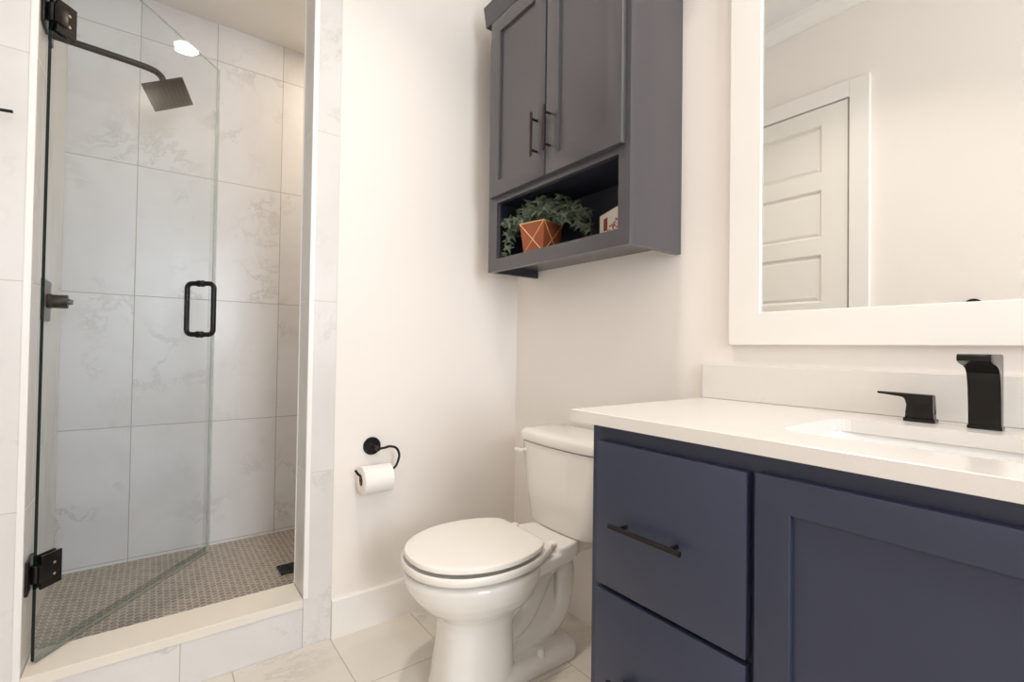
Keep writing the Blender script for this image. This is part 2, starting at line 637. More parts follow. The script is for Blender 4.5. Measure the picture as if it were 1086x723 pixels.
# ------------------------------------------------------------------ vanity
VY0, VY1 = -1.0, -2.2
van = thing('bathroom_vanity', 'dark navy shaker vanity cabinet under the white countertop', 'cabinet', (-.27, -1.6, 0))
bm = B()
box(bm, -.535, -.002, VY0 - .018, VY0, .10, .8745)
box(bm, -.535, -.002, VY1, VY1 + .018, .10, .8745)
box(bm, -.535, -.002, VY1 + .018, VY0 - .018, .10, .118)
box(bm, -.014, -.002, VY1 + .018, VY0 - .018, .118, .70)
box(bm, -.535, -.517, VY1 + .018, VY0 - .018, .118, .8745)
obj('cabinet_body', bm, NAVY, van)
bm = B(); box(bm, -.47, -.01, VY1 + .01, VY0 - .01, .001, .0995)
obj('toe_kick', bm, NAVY, van)


def bar_pull(parent, c, axis, length, stand=.026, r=.0055, normal=(-1, 0, 0), mat=BRONZE):
    """bar pull: bar along axis, two posts back to the front"""
    c, ax, nm = Vector(c), Vector(axis).normalized(), Vector(normal)
    bm = B()
    p = c + nm * stand
    tube(bm, [p - ax * length / 2, p + ax * length / 2], r, 12)
    for s in (-1, 1):
        q = c + ax * s * length * .36
        tube(bm, [q + nm * .0005, q + nm * stand], r * .85, 10)
    return obj('handle', bm, mat, parent, 40, label='dark metal bar handle')


def slab_front(name, y0, y1, z0, z1):
    bm = B(); box(bm, -.556, -.5355, y0, y1, z0, z1, .0022)
    return obj(name, bm, NAVY, van, 30)


def shaker(bm, x0, x1, y0, y1, z0, z1, st, rec):
    """frame-and-panel door facing -x, front at x0, one continuous surface"""
    R = lambda x, d: [(x, y0 + d, z0 + d), (x, y1 - d, z0 + d), (x, y1 - d, z1 - d), (x, y0 + d, z1 - d)]
    loft(bm, [R(x1, 0), R(x0 + .002, 0), R(x0 + .0006, .0006), R(x0, .002), R(x0, st - .001), R(x0 + .001, st), R(x0 + rec, st + .0005)])


for yl in (-1.030, -1.842):
    for zt, zb, zh in ((.842, .538, .6785), (.528, .150, .363)):
        d = slab_front('drawer', yl - .330, yl, zb, zt)
        bar_pull(d, (-.556, yl - .142, zh), (0, 1, 0), .165, mat=BLACK)
bm = B(); shaker(bm, -.556, -.5355, -1.830, -1.373, .150, .845, .054, .009)
obj('door', bm, NAVY, van, 30)

# countertop with a cut-out for the basin
ct = thing('countertop', 'white quartz vanity countertop with short backsplash', 'countertop', (-.28, -1.6, .875))
CX0, CX1, CY0, CY1 = -.559, -.001, -2.24, -.950
SX0, SX1, SY0, SY1 = -.440, -.163, -1.785, -1.352
bm = B()
hole = rrect(SX0, SX1, SY0, SY1, .035)
nh = len(hole)


def outer_pt(p):
    cx, cy = (SX0 + SX1) / 2, (SY0 + SY1) / 2
    dx, dy = p[0] - cx, p[1] - cy
    tx = ((CX1 if dx > 0 else CX0) - cx) / dx if abs(dx) > 1e-9 else 1e9
    ty = ((CY1 if dy > 0 else CY0) - cy) / dy if abs(dy) > 1e-9 else 1e9
    t = min(tx, ty)
    return [cx + dx * t, cy + dy * t]


outer = [outer_pt(p) for p in hole]
for cxy in ((CX1, CY1), (CX0, CY1), (CX0, CY0), (CX1, CY0)):      # snap the nearest outline point to each corner
    i = min(range(nh), key=lambda k: (outer[k][0] - cxy[0]) ** 2 + (outer[k][1] - cxy[1]) ** 2)
    outer[i] = list(cxy)
ZT, ZB = .9015, .875
e = .0015
shr = lambda p, d: (min(max(p[0], CX0 + d), CX1 - d), min(max(p[1], CY0 + d), CY1 - d))
loft(bm, [[(p[0], p[1], ZB) for p in hole], [(p[0], p[1], ZT) for p in hole], [(*shr(p, e), ZT) for p in outer],
          [(p[0], p[1], ZT - e) for p in outer], [(p[0], p[1], ZB) for p in outer], [(p[0], p[1], ZB) for p in hole]], False, False)
bmesh.ops.remove_doubles(bm, verts=bm.verts, dist=1e-6)
bmesh.ops.recalc_face_normals(bm, faces=bm.faces)
obj('slab', bm, QUARTZ, ct)
bm = B(); box(bm, -.021, -.001, CY0, -.948, .902, 1.0005, .0012)
obj('backsplash', bm, QUARTZ, ct)

# undermount basin
bm = B()
prof = [(.004, .8742), (.002, .858), (-.003, .80), (-.012, .765), (-.035, .748), (-.10, .742)]
rings = []
for g, z in prof:
    rings.append([(p[0], p[1], z) for p in rrect(SX0 - g, SX1 + g, SY0 - g, SY1 + g, max(.012, .04 + g * .4))])
inner = rings
outr = [[(p[0], p[1], z - .012) for p in rrect(SX0 - g - .014, SX1 + g + .014, SY0 - g - .014, SY1 + g + .014, .05)] for g, z in prof[::-1]]
outr[-1] = [(p[0], p[1], .8742) for p in rrect(SX0 - .018, SX1 + .018, SY0 - .018, SY1 + .018, .05)]
loft(bm, [inner[-1]] + inner[::-1][1:] + outr[::-1], True, True)
sk = thing('sink', 'white rectangular undermount sink basin set in the countertop', 'sink', ((SX0 + SX1) / 2, (SY0 + SY1) / 2, .74))
obj('basin', bm, SINKP, sk, 50)
bm = B(); lathe(bm, ((SX0 + SX1) / 2, (SY0 + SY1) / 2, .7424), (0, 0, 1), [(0, .024), (.003, .024), (.005, .020), (.005, .001)], 24)
obj('drain', bm, BLACK, sk, 40)

# faucet : spout and lever handle
fa = thing('faucet', 'angular matte black faucet standing behind the sink', 'faucet', (-.08, -1.567, .902))
bm = B()
side = [(-.078, .9025), (-.078, 1.036), (-.080, 1.0395), (-.084, 1.041), (-.183, 1.041), (-.187, 1.038), (-.187, 1.029), (-.170, 1.0245), (-.140, 1.0215),
        (-.122, 1.016), (-.110, 1.006), (-.103, .988), (-.099, .95), (-.098, .9025)]
prism(bm, side, 'y', -1.591, -1.546, .0012)
obj('spout', bm, BLACKG, fa, 25)
bm = B(); box(bm, -.101, -.074, -1.5925, -1.5445, .9018, .9085, .001)
obj('base_plate', bm, BLACKG, fa)
bm = B()
hp = [(-1.494, .909), (-1.492, .920), (-1.4925, .955), (-1.4905, .9575), (-1.410, .9588), (-1.4, .9590), (-1.4012, .9548), (-1.440, .9525), (-1.4465, .9505), (-1.4495, .945), (-1.4505, .935), (-1.450, .920), (-1.4475, .909)]
prism(bm, hp, 'x', -.088, -.066, .0012)
hd = obj('handle', bm, BLACKG, fa, 25)
bm = B(); box(bm, -.091, -.063, -1.4965, -1.4455, .9018, .909, .001)
obj('handle_base', bm, BLACKG, hd)

# mirror
mr = thing('wall_mirror', 'large white framed mirror above the vanity', 'mirror', (-.012, -1.57, 1.06))
MY0, MY1, MZ0, MZ1, MF = -2.11, -1.030, 1.0575, 2.25, .090
bm = B()
RM = lambda x, d: [(x, MY0 + d, MZ0 + d), (x, MY1 - d, MZ0 + d), (x, MY1 - d, MZ1 - d), (x, MY0 + d, MZ1 - d)]
loft(bm, [RM(-.001, 0), RM(-.022, 0), RM(-.024, .002), RM(-.024, MF - .003), RM(-.022, MF - .001), RM(-.001, MF), RM(-.001, 0)], False, False)
bmesh.ops.remove_doubles(bm, verts=bm.verts, dist=1e-6)
bmesh.ops.recalc_face_normals(bm, faces=bm.faces)
obj('frame', bm, TRIMP, mr, 30)
bm = B(); box(bm, -.0165, -.006, MY0 + MF + .0005, MY1 - MF - .0005, MZ0 + MF - .0008, MZ1 - MF - .0005)
obj('mirror_glass', bm, MIRROR, mr)

# ------------------------------------------------------------------ wall cabinet over the toilet
wc = thing('wall_cabinet', 'slate grey wall cabinet with two doors and open shelf above the toilet', 'cabinet', (-.125, -.495, 1.345))
WY0, WY1, WZ0, WZ1 = -.858, -.131, 1.3445, 2.40
FX = -.25
bm = B()
box(bm, FX + .019, -.001, WY1 - .018, WY1, WZ0, WZ1)
box(bm, FX + .019, -.001, WY0, WY0 + .018, WZ0, WZ1)
box(bm, FX + .019, -.0085, WY0 + .018, WY1 - .018, 1.3745, 1.3935)
box(bm, FX + .019, -.0085, WY0 + .018, WY1 - .018, 1.632, 1.650)
box(bm, FX + .019, -.0085, WY0 + .018, WY1 - .018, WZ1 - .018, WZ1)
box(bm, -.0085, -.001, WY0 + .018, WY1 - .018, 1.3745, WZ1)
obj('cabinet_body', bm, SLATE, wc)
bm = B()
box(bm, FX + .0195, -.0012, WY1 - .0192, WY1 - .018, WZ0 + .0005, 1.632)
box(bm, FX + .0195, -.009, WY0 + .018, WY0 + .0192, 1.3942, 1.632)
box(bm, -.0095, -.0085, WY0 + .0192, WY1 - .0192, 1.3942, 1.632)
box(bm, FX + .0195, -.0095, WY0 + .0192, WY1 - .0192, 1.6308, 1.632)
obj('shelf_shade_panels', bm, SHELF_SHADE, wc, label='dark navy panels imitating the shade inside the open shelf')  # thin added sheets, coloured dark to deepen the shade in the open shelf
bm = B()
for a in ((WY1 - .057, WY1, WZ0, WZ1), (WY0, WY0 + .043, WZ0, WZ1), (WY0 + .043, WY1 - .057, WZ0, 1.394), (WY0 + .043, WY1 - .057, 1.616, 1.665), (WY0 + .043, WY1 - .057, 2.325, WZ1)):
    box(bm, FX, FX + .0188, a[0], a[1], a[2], a[3])
bmesh.ops.remove_doubles(bm, verts=bm.verts, dist=1e-5)
obj('face_frame', bm, SLATE, wc)
for y0, y1, yh in ((-.4985, -.1625, -.4605), (-.8415, -.5065, -.5285)):
    bm = B(); shaker(bm, -.2705, -.2505, y0, y1, 1.637, 2.345, .060, .010)
    d = obj('door', bm, SLATE, wc, 30)
    bar_pull(d, (-.2705, yh, 1.785), (0, 0, 1), .152, .029, .0052)
bm = B()
pr = [(-.2515, 2.352), (-.266, 2.352), (-.270, 2.372), (-.276, 2.41), (-.280, 2.43), (-.2515, 2.43)]
prism(bm, pr, 'y', WY0 - .02, WY1 + .016)
box(bm, FX - .001, -.001, WY1 + .0005, WY1 + .016, 2.352, 2.43)
box(bm, FX - .001, -.001, WY0 - .016, WY0 - .0005, 2.352, 2.43)
obj('crown_moulding', bm, SLATE, wc)

# ------------------------------------------------------------------ ivy in a pot on the open shelf
iv = thing('potted_ivy', 'trailing green ivy in a rust-red square pot on the open cabinet shelf', 'plant', (-.165, -.363, 1.394))
PC = Vector((-.165, -.363, 0))
PR = Matrix.Rotation(math.radians(12), 4, 'Z')


def potpt(x, y, z):
    return PC + (PR @ Vector((x, y, 0))) + Vector((0, 0, z))


def sq(h, z):
    return [potpt(sx * h, sy * h, z) for sx, sy in ((-1, -1), (1, -1), (1, 1), (-1, 1))]


bm = B()
loft(bm, [sq(.046, 1.3945), sq(.058, 1.509), sq(.0535, 1.509), sq(.050, 1.495)], True, True)
pot = obj('pot', bm, TERRA, iv)
bm = B()
for f in range(4):
    R4 = Matrix.Rotation(PI / 2 * f, 4, 'Z')

    def fp(s, t):                       # s -1..1 across the face, t 0..1 up it
        h = .046 + .012 * t
        v = R4 @ Vector((-h - .0004, s * h, 0))
        return potpt(v.x, v.y, 1.3945 + .1145 * t)
    tube(bm, [fp(-.98, .02), fp(.98, .99)], .0015, 6)
    tube(bm, [fp(.98, .02), fp(-.98, .99)], .0015, 6)
    tube(bm, [fp(-1, .995), fp(1, .995)], .0022, 6)
obj('gold_line', bm, GOLD, pot)
bm = B(); loft(bm, [sq(.0495, 1.488), sq(.0495, 1.4965)])
obj('soil', bm, SOIL, iv)
# vines and leaves
rng = random.Random(11)
vines = []
targets = [(-.235, -.205, 1.545), (-.23, -.215, 1.41), (-.20, -.195, 1.50), (-.21, -.26, 1.57), (-.20, -.33, 1.585), (-.19, -.40, 1.60),
           (-.15, -.46, 1.60), (-.16, -.52, 1.57), (-.13, -.58, 1.52), (-.12, -.60, 1.45), (-.20, -.47, 1.55), (-.21, -.44, 1.545),
           (-.10, -.40, 1.59), (-.08, -.50, 1.56), (-.09, -.30, 1.57), (-.215, -.30, 1.535), (-.20, -.36, 1.555), (-.12, -.55, 1.49), (-.225, -.24, 1.50),
           (-.215, -.235, 1.47), (-.17, -.50, 1.51), (-.14, -.25, 1.58)]
bms, bml = B(), B()


def leaf(bm, p, nrm, up, s):
    nrm = nrm.normalized()
    up = (up - nrm * up.dot(nrm))
    if up.length < 1e-3:
        up = Vector((0, 0, 1)) - nrm * nrm.z
    up.normalize()
    rt = up.cross(nrm)
    out = [(0, 0), (.14, -.06), (.52, -.30), (.28, .10), (.82, .26), (.24, .34), (.13, .55), (0, 1.2)]
    out = out + [(-x, y) for x, y in out[-2:0:-1]]
    c = bm.verts.new(p + up * .30 * s + nrm * .06 * s)
    vs_ = []
    for x, y in out:
        dep = -.20 * abs(x) - .14 * max(0, y - .4)
        vs_.append(bm.verts.new(p + (rt * x + up * y + nrm * dep) * s))
    for a, b_ in zip(vs_, vs_[1:] + vs_[:1]):
        bm.faces.new((c, a, b_))


for i, t in enumerate(targets):
    T = Vector(t)
    S = Vector((PC.x + rng.uniform(-.03, .03), PC.y + rng.uniform(-.03, .03), 1.496))
    mid = (S + T) / 2 + Vector((0, 0, .05 if T.z < 1.5 else .025))
    if T.z < 1.45 and T.y > -.25:
        mid = Vector((T.x, (S.y + T.y * 2) / 3, 1.52))
    path = spline([S, mid, T], 7)
    tube(bms, path, .0012, 5)
    for k, p in enumerate(path[4::2]):
        for _ in range(2):
            q = p + Vector((rng.uniform(-.014, .014), rng.uniform(-.018, .018), rng.uniform(-.014, .014)))
            q.x = max(-.232, min(-.03, q.x))
            q.y = max(-.575, min(-.19, q.y))
            q.z = min(1.598, max(1.405, q.z))
            nr = Vector((-1, -.9, .55)) + Vector((rng.uniform(-.8, .8), rng.uniform(-.8, .8), rng.uniform(-.6, .8)))
            upv = Vector((rng.uniform(-.3, .3), rng.uniform(-1, 1), rng.uniform(-1, .5)))
            leaf(bml, q, nr, upv, rng.uniform(.024, .037))
for v in bml.verts:
    v.co.x = min(-.012, max(-.2465, v.co.x)) if 1.394 < v.co.z < 1.614 else v.co.x
    v.co.y = max(-.588, min(-.1925, v.co.y))
    v.co.z = min(1.612, max(1.397, v.co.z))
obj('stems', bms, STEM, iv)
obj('foliage', bml, LEAF, iv)

# small framed picture on the shelf
pc = thing('framed_picture', 'small black-edged picture of a red window leaning on the open cabinet shelf', 'picture', (-.128, -.67, 1.394))
A0 = Vector((-.100, -.600, 0))
DR = Vector((-.371, -.928, 0)).normalized()
NR = Vector((DR.y, -DR.x, 0))               # towards the room
if NR.x > 0:
    NR = -NR


def ppt(s, z, t):
    return A0 + DR * s + NR * t + Vector((0, 0, z))


def pbox(bm, s0, s1, z0, z1, t0, t1, mi=0):
    v = [bm.verts.new(ppt(s, z, t)) for t in (t0, t1) for s, z in ((s0, z0), (s1, z0), (s1, z1), (s0, z1))]
    for f in ((0, 1, 2, 3), (7, 6, 5, 4), (0, 4, 5, 1), (1, 5, 6, 2), (2, 6, 7, 3), (3, 7, 4, 0)):
        fc = bm.faces.new([v[k] for k in f])
        fc.material_index = mi
    bmesh.ops.recalc_face_normals(bm, faces=bm.faces)


PW, PH, P0 = .150, .109, 1.3945
bm = B()
pbox(bm, 0, PW, P0, P0 + PH, -.012, 0)
pbox(bm, 0, .006, P0, P0 + PH, 0, .004)
pbox(bm, PW - .004, PW, P0, P0 + PH, 0, .004)
pbox(bm, .004, PW - .004, P0, P0 + .004, 0, .004)
pbox(bm, .004, PW - .004, P0 + PH - .003, P0 + PH, 0, .004)
obj('frame', bm, BLACK, pc)
bm = B()
WHITEP = plain('print_paper', (236, 228, 214), 0.6)
REDP = plain('print_red_brown', (132, 50, 30), 0.6)
PINKP = plain('print_pink', (205, 100, 95), 0.6)
GREYP = plain('print_grey', (176, 168, 160), 0.6)
pbox(bm, .006, PW - .004, P0 + .004, P0 + PH - .003, 0.0002, .0012, 0)
pbox(bm, .038, .066, P0 + .046, P0 + .088, .0012, .0016, 1)
for k in range(60):
    s0 = rng.uniform(.036, .135)
    z0 = P0 + .016 + rng.uniform(0, .022 + .3 * (s0 - .036))
    pbox(bm, s0, s0 + rng.uniform(.005, .012), z0, z0 + rng.uniform(.003, .007), .0012, .0015 + k * 2e-5, rng.choice((1, 2, 2, 3)))
obj('print', bm, [WHITEP, REDP, PINKP, GREYP], pc, label='pale print with a red window')

# ------------------------------------------------------------------ toilet paper holder and roll
tp = thing('toilet_paper_holder', 'black open-arm toilet paper holder on the white wall beside the shower', 'holder', (-.675, -.03, .60))
AY = -.066
bm = B(); lathe(bm, (-.675, -.0005, .667), (0, -1, 0), [(0, .033), (.006, .033), (.009, .031), (.010, .012), (.014, .008), (AY * -1 - .004, .0075), (AY * -1 + .005, .0075), (AY * -1 + .006, .005)], 32)
obj('rosette', bm, BLACK, tp, 35)
bm = B()
arm = spline([(-.675, AY, .667), (-.652, AY, .668), (-.630, AY, .671), (-.605, AY, .662), (-.593, AY, .636), (-.600, AY, .606), (-.612, AY, .590), (-.632, AY, .5765)], 6)
arm += [Vector((-.66, AY, .575)), Vector((-.737, AY, .577)), Vector((-.747, AY, .585)), Vector((-.757, AY, .600))]
tube(bm, arm, .0045, 10)
obj('arm', bm, BLACK, tp, 60)
rl = thing('toilet_paper_roll', 'white toilet paper roll hanging on the black wall holder', 'toilet paper', (-.68, AY, .565))
RC, RR, RI = .5735, .0500, .019
RZ = RC - .0135
bm = B()
X0r, X1r = -.737, -.628
n = 40


def ring(x, r):
    return [(x, AY + r * math.cos(2 * PI * k / n), RZ + r * math.sin(2 * PI * k / n)) for k in range(n)]


loft(bm, [ring(X0r, RI), ring(X0r, RR - .003), ring(X0r + .002, RR), ring(X1r - .002, RR), ring(X1r, RR - .003), ring(X1r, RI), ring(X0r, RI)], False, False)
bmesh.ops.remove_doubles(bm, verts=bm.verts, dist=1e-6)
bmesh.ops.recalc_face_normals(bm, faces=bm.faces)
obj('paper', bm, PAPER, rl, 50)
bm = B()
loft(bm, [ring(X0r + .001, RI - .0002), ring(X1r - .001, RI - .0002), ring(X1r - .001, RI - .0015), ring(X0r + .001, RI - .0015), ring(X0r + .001, RI - .0002)], False, False)
obj('core', bm, CARD, rl, 50)

# ------------------------------------------------------------------ toilet
YT = -.490
to = thing('toilet', 'white two-piece toilet with closed lid beside the vanity', 'toilet', (-.42, YT, 0))


def sym(half):
    """half outline [(x, halfwidth)...] from front tip to back -> closed outline"""
    h = spline([(a, b_, 0) for a, b_ in half], 5)
    a = [(p.x, YT + p.y) for p in h]
    b_ = [(p.x, YT - p.y) for p in h[::-1]]
    if abs(a[0][1] - YT) < 1e-6:
        b_ = b_[:-1]
    return a + b_


def scale_outline(o, cx, sx, sy):
    return [(cx + (p[0] - cx) * sx, YT + (p[1] - YT) * sy) for p in o]


def resample(o, n=72):
    P = [Vector((a, b_, 0)) for a, b_ in o]
    P.append(P[0])
    L = [0]
    for a, b_ in zip(P, P[1:]):
        L.append(L[-1] + (b_ - a).length)
    out, j = [], 0
    for k in range(n):
        s = L[-1] * k / n
        while L[j + 1] < s:
            j += 1
        t = (s - L[j]) / max(1e-9, L[j + 1] - L[j])
        v = P[j].lerp(P[j + 1], t)
        out.append((v.x, v.y))
    return out


LID = resample(sym([(-.741, 0), (-.733, .055), (-.702, .111), (-.646, .155), (-.57, .182), (-.49, .185), (-.415, .168), (-.362, .140), (-.336, .114)]))
RIM = resample(sym([(-.750, 0), (-.742, .058), (-.711, .116), (-.656, .163), (-.575, .190), (-.49, .193), (-.41, .176), (-.35, .148), (-.31, .125)]))


def bowl_ring(xf, xb, hw, z, p=2.3):
    """super-elliptic ring; widest point towards the back"""
    pts = []
    xm = xf + (xb - xf) * .56
    for k in range(72):
        a = 2 * PI * k / 72
        c, s = math.cos(a), math.sin(a)
        ax = (xm - xf) if c > 0 else (xb - xm)
        pts.append((xm - math.copysign(abs(c) ** (2 / p), c) * ax, YT + math.copysign(abs(s) ** (2 / p), s) * hw, z))
    return pts


bm = B()
loft(bm, [bowl_ring(-.660, -.405, .101, 0.0, 3.2), bowl_ring(-.650, -.405, .097, .05, 3.2), bowl_ring(-.640, -.405, .094, .12, 3.0), bowl_ring(-.635, -.405, .093, .18, 2.8),
          bowl_ring(-.634, -.40, .096, .215, 2.6), bowl_ring(-.641, -.385, .105, .238, 2.4), bowl_ring(-.664, -.35, .126, .258, 2.3), bowl_ring(-.695, -.33, .151, .283, 2.2),
          bowl_ring(-.722, -.32, .171, .313, 2.1), bowl_ring(-.738, -.31, .184, .340, 2.05),
          bowl_ring(-.746, -.31, .190, .363, 2.0), bowl_ring(-.748, -.305, .191, .371, 2.0), bowl_ring(-.7445, -.305, .1875, .378, 2.0), bowl_ring(-.733, -.305, .176, .3825, 2.0), bowl_ring(-.715, -.305, .160, .3835, 2.0)])
# lower rear of the bowl running back into the trapway
loft(bm, [[(x, YT + w * math.cos(a), zc + hh * math.sin(a)) for a in [2 * PI * k / 24 for k in range(24)]] for x, w, zc, hh in
          ((-.56, .085, .215, .06), (-.45, .088, .222, .058), (-.40, .082, .245, .06), (-.35, .068, .285, .06), (-.31, .05, .325, .05))])
# deck under the tank
loft(bm, [[(p[0], p[1], z) for p in resample(sym([(-.50, .0), (-.50, .10 - i_), (-.44, .150 - i_), (-.32, .137 - i_), (-.20, .114 - i_), (-.178 - i_, .105 - i_), (-.14 - i_, .085 - i_), (-.035, .075 - i_), (-.03, .0)]), 60)]
          for z, i_ in ((.336, .012), (.344, .003), (.360, 0), (.379, 0), (.383, .004))])
loft(bm, [[(p[0], p[1], z) for p in resample(sym([(-.292 + i_, .0), (-.292 + i_, .10 - i_), (-.27, .127 - i_), (-.20, .114 - i_), (-.178 - i_, .105 - i_), (-.14 - i_, .085 - i_), (-.035, .075 - i_), (-.03, .0)]), 60)]
          for z, i_ in ((.370, .002), (.394, 0), (.400, .004))])
# web, foot and trapway behind the pedestal
box(bm, -.44, -.21, YT - .028, YT + .028, .02, .35)
loft(bm, [[(p[0], p[1], z) for p in rrect(-.50, -.140 - i_, YT - .098 + i_, YT + .098 - i_, .055)] for z, i_ in ((0, 0), (.026, 0), (.042, .007), (.052, .022))])
trap = spline([(-.47, YT, .18), (-.41, YT, .135), (-.345, YT, .155), (-.29, YT, .225), (-.245, YT, .292), (-.195, YT, .312), (-.158, YT, .280), (-.157, YT, .205), (-.178, YT, .135), (-.235, YT, .085), (-.33, YT, .062), (-.45, YT, .055)], 6)
tube(bm, trap, [.046 if i < len(trap) * .5 else .044 for i in range(len(trap))], 20)
pd = obj('bowl', bm, PORC, to, 60)
md = pd.modifiers.new('fuse', 'REMESH')
md.mode = 'VOXEL'
md.voxel_size = .0048
md.use_smooth_shade = True
ms = pd.modifiers.new('glaze', 'SMOOTH')
ms.factor = .5
ms.iterations = 6
# seat ring
bm = B()
hole_s = scale_outline(RIM, -.535, .66, .62)
so = lambda sc: scale_outline(RIM, -.53, sc, sc)
S0 = so(.992)
loft(bm, [[(p[0], p[1], .3935) for p in hole_s]] + [[(p[0], p[1], z) for p in so(k)] for k, z in
          ((.962, .3935), (.985, .3945), (.997, .3985), (1.0, .407), (.996, .4165), (.986, .4188), (.974, .4172), (.955, .411), (.93, .410))] +
     [[(p[0], p[1], .410) for p in hole_s], [(p[0], p[1], .3935) for p in hole_s]], False, False)
obj('seat', bm, SEATP, to, 50)
bm = B()
lo = lambda s: scale_outline(LID, -.53, s, s)
loft(bm, [[(p[0], p[1], z) for p in lo(s)] for z, s in ((.4235, .955), (.424, .985), (.4265, 1.0), (.434, 1.0), (.4385, .993), (.4402, .978), (.4412, .9), (.4418, .6))])
obj('lid', bm, SEATP, to, 40)
for s in (-1, 1):
    bm = B(); box(bm, -.318, -.280, YT + s * .100 - .014, YT + s * .100 + .014, .4002, .4165, .005, 3)
    obj('hinge_cap', bm, SEATP, to, 40)


# tank
def tank_ring(hw, xf, bow, z, r):
    pts = rrect(xf, -.012, YT - hw, YT + hw, r, 8)
    return [(x - (bow * (1 - ((y - YT) / hw) ** 2) if x < -.1 else 0), y, z) for x, y in sub(pts)]


def sub(pts, n=6):
    out = []
    for a, b_ in zip(pts, pts[1:] + pts[:1]):
        d = math.hypot(b_[0] - a[0], b_[1] - a[1])
        k = max(1, int(d / .02))
        for i in range(k):
            out.append((a[0] + (b_[0] - a[0]) * i / k, a[1] + (b_[1] - a[1]) * i / k))
    return out


NT = 120


def tr(hw, xf, bow, z, r):
    pts = resample([(p[0], p[1]) for p in rrect(xf, -.012, YT - hw, YT + hw, r, 10)], NT)
    return [(x - (bow * (1 - ((y - YT) / hw) ** 2) if x < -.1 else 0), y, z) for x, y in pts]


bm = B()
loft(bm, [tr(.150, -.165, .016, .400, .05), tr(.168, -.180, .018, .403, .055), tr(.175, -.184, .019, .415, .055), tr(.192, -.188, .019, .52, .05), tr(.212, -.192, .019, .690, .045)])
obj('tank', bm, PORC, to, 40)
bm = B()
loft(bm, [tr(.210, -.190, .020, .6935, .045), tr(.2155, -.196, .020, .695, .048), tr(.218, -.198, .020, .701, .048), tr(.219, -.199, .020, .722, .048), tr(.215, -.195, .020, .730, .048), tr(.205, -.186, .019, .7355, .045), tr(.17, -.155, .012, .738, .04)])
obj('tank_lid', bm, PORC, to, 40)
bm = B()
disc(bm, (-.196, YT + .162, .656), (-1, 0, 0), .008, .020, 20)
box(bm, -.225, -.215, YT + .150, YT + .200, .649, .663, .003, 2)
obj('flush_lever', bm, SEATP, to, 40)
for s in (-1, 1):
    bm = B(); lathe(bm, (-.312, YT + s * .074, .040), (0, 0, 1), [(0, .0140), (.022, .0132), (.030, .010), (.032, .002)], 24)
    obj('bolt_cap', bm, PORC, to, 50)

# ------------------------------------------------------------------ shower door
HP = Vector((-1.583, .055, 0))
DD = Vector((.449, .564, 0)).normalized()
DN = Vector((DD.y, -DD.x, 0))


def dpt(s, t, z):
    return HP + DD * s + DN * t + Vector((0, 0, z))


def dbox(bm, s0, s1, t0, t1, z0, z1, mi=0, edge_mi=None, bev=0.0):
    k = len(bm.faces)
    st = len(bm.verts)
    box(bm, s0, s1, t0, t1, z0, z1, bev)
    bm.faces.ensure_lookup_table()
    bm.verts.ensure_lookup_table()
    bm.normal_update()
    for f in list(bm.faces)[k:]:
        f.material_index = mi
        if edge_mi is not None and abs(f.normal.y) < .5:
            f.material_index = edge_mi
    for v in list(bm.verts)[st:]:
        v.co = dpt(v.co.x, v.co.y, v.co.z)


sd = thing('shower_door', 'frameless glass shower door swung open into the shower', 'door', (-1.583, .055, .175))
bm = B(); dbox(bm, 0, .712, -.005, .005, .176, 2.199, 0, 2)
for f in bm.faces:
    if all((v.co - dpt(0, 0, v.co.z)).length < .012 for v in f.verts):
        f.material_index = 1
bmesh.ops.recalc_face_normals(bm, faces=bm.faces)
obj('glass_panel', bm, [GLASS, GEDGE, GLITE], sd)
bm = B(); dbox(bm, .686, .7165, -.0064, -.0054, .19, 2.02); dbox(bm, .7125, .7165, -.0054, .0054, .19, 2.02)
obj('vinyl_seal', bm, SEALM, sd)
bm = B(); dbox(bm, .004, .708, -.0066, -.0056, .170, .196); dbox(bm, .004, .708, -.0056, .0056, .170, .1745)
obj('bottom_sweep', bm, SWEEP, sd)
bm = B()
sp_ = [dpt(.63, s_ * .055, 0) for s_ in (-1, 1)]
zt_, zb_ = 1.283, 1.077
rr = .02


def loop(sgn):
    p = []
    O = lambda t, z: dpt(.63, sgn * t, z)
    p.append(O(.008, zt_))
    for k in range(7):
        a = PI / 2 * k / 6
        p.append(O(.055 - rr + rr * math.sin(a), zt_ - rr + rr * math.cos(a)))
    for k in range(7):
        a = PI / 2 * k / 6
        p.append(O(.055 - rr + rr * math.cos(a), zb_ + rr - rr * math.sin(a)))
    p.append(O(.008, zb_))
    return p


